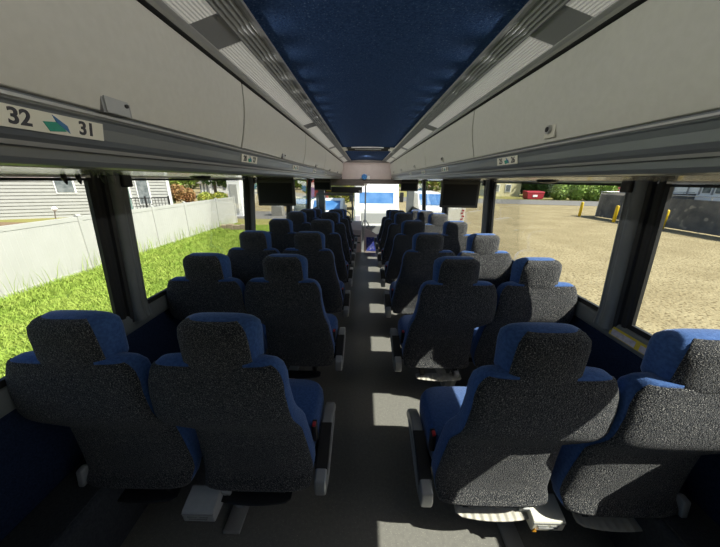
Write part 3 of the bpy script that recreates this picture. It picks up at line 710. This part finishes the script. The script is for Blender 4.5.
o = empty('signboard', (-6.55, 24.5, G), 'white and blue signboard beside the road, front left', 'sign')
MB().box(-.28, .28, -.04, .04, .55, 2.6).build('board', M['white'], o)
MB().box(-.27, .27, -.055, -.03, 1.4, 2.1).build('blue_field', M['iblue'], o)
for x in (-.2, .2): MB().box(x - .03, x + .03, -.03, .03, 0, .6).build('post', M['galv'], o)
o = empty('red_shed', (-5.0, 31, G), 'red painted wall behind the dark parked car', 'shed')
MB().box(-1.3, .6, 0, 3, 0, 4.2).build('wall', M['brick'], o)
MB().box(-1.4, .7, -.1, 3.1, 4.2, 4.35).build('roof', M['roof'], o)

# white truck parked ahead
o = empty('white_truck', (.58, 14, G), 'white truck with blue windshield parked facing the coach', 'truck')
MB().prism([(0, .45), (0, 1.65), (.35, 1.9), (.75, 2.9), (.9, 3.0), (2.4, 3.0), (2.4, .45)], 'x', -1.15, 1.15).build('cab', M['white'], o, bevel=.08, seg=3)
MB().box(-1.2, 1.2, 2.4, 8, .8, 3.7).build('cargo_box', M['white'], o, bevel=.03)
nn = Vector((0, -.93, .37))
MB().obox((0, .44, 2.12), ((1, 0, 0), (0, .37, .93), nn), (.88, .34, .012)).build('windshield', M['winds'], o, bevel=.03)
MB().box(-.75, .75, -.02, .02, .95, 1.45).build('grille', M['lightgrey'], o, bevel=.02)
MB().box(-1.18, 1.18, -.15, .05, .45, .75).build('bumper', M['white'], o, bevel=.04)
for x in (-.95, .95): MB().box(x - .14, x + .14, -.03, .02, 1.0, 1.3).build('headlight', M['lilac'], o, bevel=.02)
for s_ in (-1, 1):
    mr = MB().box(s_ * 1.3 - .1, s_ * 1.3 + .1, .5, .6, 1.95, 2.45).build('mirror', M['black'], o, bevel=.03)
    MB().tube([(s_ * 1.1, .6, 2.2), (s_ * 1.3, .55, 2.2)], .02).build('mirror_arm', M['black'], o)
    for y in (1.0, 6.2): MB().tube([(s_ * 1.0 - .14, y, .5), (s_ * 1.0 + .14, y, .5)], .5, 20).build('wheel', M['rubber'], o)
o = empty('white_pickup', (-2.3, 15, G), 'white pickup parked ahead, left of the white truck', 'pickup')
MB().prism([(-.1, .4), (-.12, 1.0), (.1, 1.12), (1.5, 1.25), (2.1, 1.85), (3.4, 1.9), (3.6, 1.3), (5.6, 1.3), (5.6, .4)], 'x', -.98, .98).build('body', M['white'], o, bevel=.07)
MB().obox((0, 1.79, 1.56), ((1, 0, 0), (0, .707, .707), (0, -.707, .707)), (.8, .36, .02)).build('windshield', M['winds'], o)
MB().box(-.6, .6, -.16, -.1, .6, .95).build('grille', M['lightgrey'], o)
for x in (-.85, .85):
    for y in (.9, 4.4): MB().tube([(x - .15, y, .4), (x + .15, y, .4)], .4, 16).build('wheel', M['rubber'], o)
foliage('shrub', (-1.9, 30, G), [(0, 0, 2.2, 2.2, 1.6), (2.4, .3, 1.8, 1.8, 1.3)], 1500, .22, M['leafy'], None, 'golden yellow shrub above the white pickup', 'shrub', None, 8)
o = empty('utility_cabinet', (4.05, 12.3, G), 'pale cabinet with red marks under the large right screen', 'cabinet')
MB().box(-.38, .38, 0, .6, 0, 2.4).build('body', M['cream'], o, bevel=.02)
rm = MB()
for k, (x, z) in enumerate(((.26, 1.95), (.28, 1.8), (.24, 1.68), (.29, 1.55), (.25, 1.42), (.28, 1.3))): rm.obox((x, -.006, z), ((1, 0, .3 * (-1) ** k), (0, 1, 0), (-.3 * (-1) ** k, 0, 1)), (.055, .006, .03))
rm.build('red_mark', M['redp'], o)
o = empty('white_van', (4.6, 21, G), 'white van with red stripe beyond the front right window', 'van')
MB().prism([(-2.6, .35), (-2.6, 1.2), (-1.9, 1.35), (-1.2, 2.2), (2.6, 2.25), (2.6, .35)], 'x', -.95, .95).build('body', M['white'], o, bevel=.08)
MB().box(-.97, -.94, -1.0, 2.4, .9, 1.15).build('stripe', M['redp'], o)
MB().obox((0, -1.575, 1.8), ((1, 0, 0), (0, .64, .77), (0, -.77, .64)), (.8, .45, .02)).build('windshield', M['winds'], o)
for x in (-.85, .85):
    for y in (-1.7, 1.7): MB().tube([(x - .12, y, .36), (x + .12, y, .36)], .36, 16).build('wheel', M['rubber'], o)

# right-hand lot
for (x, y, lb) in ((19.74, 25.62, 'leftmost yellow bollard on the gravel, in front of the mesh fence corner'), (19.67, 21.93, 'yellow bollard just left of the nearest right pillar'), (20.21, 18.79, 'yellow bollard just right of the nearest right pillar')):
    o = empty('bollard', (x, y, G), lb, 'bollard', 'yellow bollards by the mesh fence')
    MB().tube([(0, 0, 0), (0, 0, 1.28), (0, 0, 1.33), (0, 0, 1.36)], [.115, .115, .09, .03], 14).build('tube', M['bollard'], o, smooth=True)
    MB().tube([(0, 0, 0), (0, 0, .05)], .19, 14).build('footing', M['concrete'], o)
FZ = [(21.5, 26.0), (21.4, 23.2), (21.4, 20.4), (21.35, 17.6), (21.3, 14.8), (21.3, 12.0), (21.3, 9.2)]
o = empty('mesh_fence', (21.4, 18, G), 'chain fence with black privacy mesh along the gravel lot', 'fence')
HF = 2.25
for i, (x, y) in enumerate(FZ):
    MB().tube([(x - 21.4, y - 18, 0), (x - 21.4, y - 18, HF + .03)], .035, 8).build('post', M['galv'], o)
    if i:
        x0, y0 = FZ[i - 1]
        p = MB(); nseg = 10; rs = []
        for k in range(nseg + 1):
            t = k / nseg; w = .03 * math.sin(k * 2.1 + i)
            xx, yy = x0 + (x - x0) * t - 21.4 - .04 + w, y0 + (y - y0) * t - 18
            rs.append([(xx, yy, .06), (xx - .01 + w, yy, 1.0), (xx, yy, HF - .22), (xx + .012, yy, HF - .22), (xx + .012, yy, .06)])
        p.rings(rs); p.build('mesh_panel', M['mesh'], o)
        MB().tube([(x0 - 21.4, y0 - 18, HF), (x - 21.4, y - 18, HF)], .03, 6).build('rail', M['galv'], o)
MB().tube([(.1, 8, HF), (9, 8.2, HF)], .03, 6).build('rail', M['galv'], o)
pm = MB().box(.1, 9, 7.98, 8.01, .06, HF - .1); pm.build('mesh_panel', M['mesh'], o)
for x in (2.5, 5.0, 7.5): MB().tube([(x, 8.05, 0), (x, 8.05, HF + .02)], .035, 8).build('post', M['galv'], o)
# white building behind the mesh fence
o = empty('white_building', (30, 22, G), 'long white building with dark windows behind the mesh fence', 'building')
MB().box(0, 6, -14, 6.6, 0, 5).build('wall', M['white'], o)
MB().box(-.05, 0, -14, 6.6, 1.4, 2.1).build('lower_band', M['white'], o)
MB().box(-.3, 6.3, -14.2, 6.8, 5, 5.25).build('roof', M['roof'], o)
for y in (6.0, 4.75, 3.8, 2.83, 1.9, -1.9, -4.0): MB().box(-.09, -.03, y - .05, y + .05, 2.1, 5).build('seam', M['midgrey'], o)
for y in (3.3, 2.35, -1.0, -3.0): MB().box(-.1, -.02, y - .26, y + .26, 2.25, 3.2).build('window', M['wglass'], o)
# yellow house, dumpster, bushes, trees, car beyond the street
o = empty('house', (30.3, 60, G), 'pale yellow house at the far edge of the lot', 'house')
MB().box(-4, 2.4, 0, 8, 0, 4.6).build('wall', M['yhouse'], o)
MB().prism([(-.6, 4.5), (4, 7.4), (8.6, 4.5)], 'x', -4.4, 2.8).build('roof', M['roof'], o)
for x in (-.25, -2.6):
    f = MB().box(x - .6, x + .6, -.08, 0, .9, 2.5).build('window', M['white'], o); MB().box(x - .45, x + .45, -.11, -.06, 1.05, 2.35).build('pane', M['wglass'], f)
o = empty('dumpster', (30.2, 50.2, G), 'red dumpster beyond the street', 'dumpster')
MB().prism([(-1.35, .15), (1.35, .15), (1.5, 1.25), (-1.5, 1.25)], 'y', 0, 1.6).build('bin', M['redp'], o, bevel=.03)
MB().prism([(-.05, 1.25), (1.65, 1.25), (1.65, 1.5), (.2, 1.4)], 'x', -1.5, 1.5).build('lid', M['redp'], o)
MB().box(-.5, .3, -.06, -.02, .5, .85).build('white_mark', M['white'], o)
MB().box(-1.2, 1.2, .2, 1.4, 0, .15).build('skid', M['black'], o)
tr = [(34.6, 61, [(0, 0, 3.6, 2.4, 3.2), (1.6, 1, 2.0, 1.8, 1.9)], 2600, M['leafd'], 'dark tree right of the yellow house'),
      (38.5, 57, [(0, 0, 4.2, 2.6, 3.8), (-1.6, .5, 2.4, 2.0, 2.2)], 2800, M['leafd'], 'dark tree behind the red dumpster'),
      (41.5, 61, [(0, 0, 4.6, 2.8, 3.6), (1.4, .5, 2.4, 2.2, 2.2)], 2400, M['leafl'], 'tall pale tree behind the bright bushes')]
for i, (x, y, bl_, n, m_, lb) in enumerate(tr):
    foliage('tree', (x, y, G), bl_, n, .33, m_, 3, lb + ', right lot', 'tree', 'background trees', 20 + i)
bs = [(34.2, 50, 'leftmost'), (36.6, 49.5, 'second from left'), (39.0, 48.8, 'third from left'), (40.6, 48.2, 'rightmost')]
for i, (x, y, lb) in enumerate(bs):
    foliage('bush', (x, y, G), [(0, 0, 1.4 + .3 * (i % 2), 1.45, 1.5 + .2 * (i % 2)), (.6, .2, 1.0, 1.0, 1.0)], 1700, .22, M['leafl'], None, 'bright green bush beyond the street, %s of the row' % lb, 'bush', 'bushes beyond the street', 30 + i)
o = empty('utility_pole', (39.4, 51, G), 'wooden utility pole behind the bushes', 'pole')
MB().tube([(0, 0, 0), (0, 0, 9)], [.16, .12], 10).build('shaft', M['bark'], o)
MB().box(-1.1, 1.1, -.06, .06, 8.2, 8.35).build('crossarm', M['bark'], o)
o = empty('parked_car', (44.6, 50.2, G), 'red car parked beyond the mesh fence corner', 'car')
MB().prism([(-2.1, .3), (-2.1, .85), (-1.3, .95), (-.8, 1.45), (.7, 1.45), (1.3, .95), (2.1, .85), (2.1, .3)], 'y', -.85, .85).build('body', M['redp'], o, bevel=.08)
MB().prism([(-1.1, .98), (-.75, 1.38), (.65, 1.38), (1.1, .98)], 'y', -.87, .87).build('side_glass', M['wglass'], o)
for x in (-1.3, 1.3):
    for y in (-.8, .8): MB().tube([(x, y - .1, .33), (x, y + .1, .33)], .33, 16).build('wheel', M['rubber'], o)
o.location.z = G + .85
struct(MB().box(42.2, 47.5, 49.0, 51.6, G - .1, G + .848).build('bank', M['verge']), 'raised grassy bank under the red car', 'bank')
# far hedge lines so the horizon is closed
hz = [(-70, 75, 'far tree line left of the road'), (-45, 85, 'far tree line behind the grey roofed house'), (-20, 90, 'far tree line above the driver frame'), (12, 92, 'far tree line behind the white truck'), (60, 75, 'far tree line behind the red car')]
for i, (x, y, lb) in enumerate(hz):
    foliage('tree', (x, y, G), [(-9, 0, 4, 5, 4.5), (-3, 0, 5, 5, 5), (4, 0, 4.4, 5, 5), (10, 0, 4, 5, 4.2)], 2600, .6, M['leafl' if i % 2 else 'leafd'], 3, lb, 'tree', 'background trees', 50 + i)

# ================================================================== light, sky, camera
S = Vector((1, -.45, 1.22)).normalized()
sun = bpy.data.lights.new('sun', 'SUN'); sun.energy = 9.6; sun.angle = math.radians(.55); sun.color = (1, .95, .84)
so = bpy.data.objects.new('sun', sun); COL.objects.link(so); so.rotation_euler = (-S).to_track_quat('-Z', 'Y').to_euler(); so.location = (20, -10, 30)
w = bpy.data.worlds.new('world'); SC.world = w; w.use_nodes = True
nt = w.node_tree; bg = nt.nodes['Background']; sky = nt.nodes.new('ShaderNodeTexSky')
sky.sky_type = 'NISHITA'; sky.sun_disc = False; sky.sun_elevation = math.asin(S.z); sky.sun_rotation = math.atan2(S.x, S.y)
sky.dust_density = 2.0; sky.air_density = 1.0
nt.links.new(sky.outputs[0], bg.inputs[0]); bg.inputs[1].default_value = .17

# added bin fill: small spots along each light strip, aimed across the aisle
for sx in (-1, 1):
    for k in range(40):
        l = bpy.data.lights.new('bin_fill_spot', 'SPOT'); l.energy = 2.45; l.color = (1, .985, .93); l.spot_size = math.radians(76); l.spot_blend = 1; l.shadow_soft_size = .004
        lo = bpy.data.objects.new('bin_fill_spot', l); COL.objects.link(lo); lo.location = (sx * .49, -1.2 + .20 * k, 1.968)
        lo.rotation_euler = Vector((-sx, 0, -.13)).to_track_quat('-Z', 'Y').to_euler()

l = bpy.data.lights.new('front_fill_spot', 'SPOT'); l.energy = 22; l.color = (1, .95, .9); l.spot_size = math.radians(80); l.spot_blend = 1; l.shadow_soft_size = .01  # added fill spot to brighten the front header, no real fitting
lo = bpy.data.objects.new('front_fill_spot', l); COL.objects.link(lo); lo.location = (0, 5.6, 1.99); lo.rotation_euler = Vector((0, 1, -.16)).to_track_quat('-Z', 'Y').to_euler()
cam = bpy.data.cameras.new('camera'); co = bpy.data.objects.new('camera', cam); COL.objects.link(co)
cam.sensor_fit = 'HORIZONTAL'; cam.sensor_width = 36; cam.lens = 272 / 720 * 36
cam.clip_start = .02; cam.clip_end = 500
th, yaw, roll = math.radians(18.3), math.radians(.72), math.radians(.6)
co.matrix_world = Matrix.Translation((-.046, 0, 1.58)) @ Matrix.Rotation(yaw, 4, 'Z') @ Matrix.Rotation(PI / 2 - th, 4, 'X') @ Matrix.Rotation(roll, 4, 'Z')
cam.shift_y = -3.5 / 720
SC.camera = co
vs = SC.view_settings; vs.view_transform = 'Standard'; vs.look = 'None'; vs.exposure = 0.0; vs.gamma = 1; vs.use_curve_mapping = False
SC.cycles.max_bounces = 10; SC.cycles.diffuse_bounces = 6; SC.cycles.transparent_max_bounces = 16
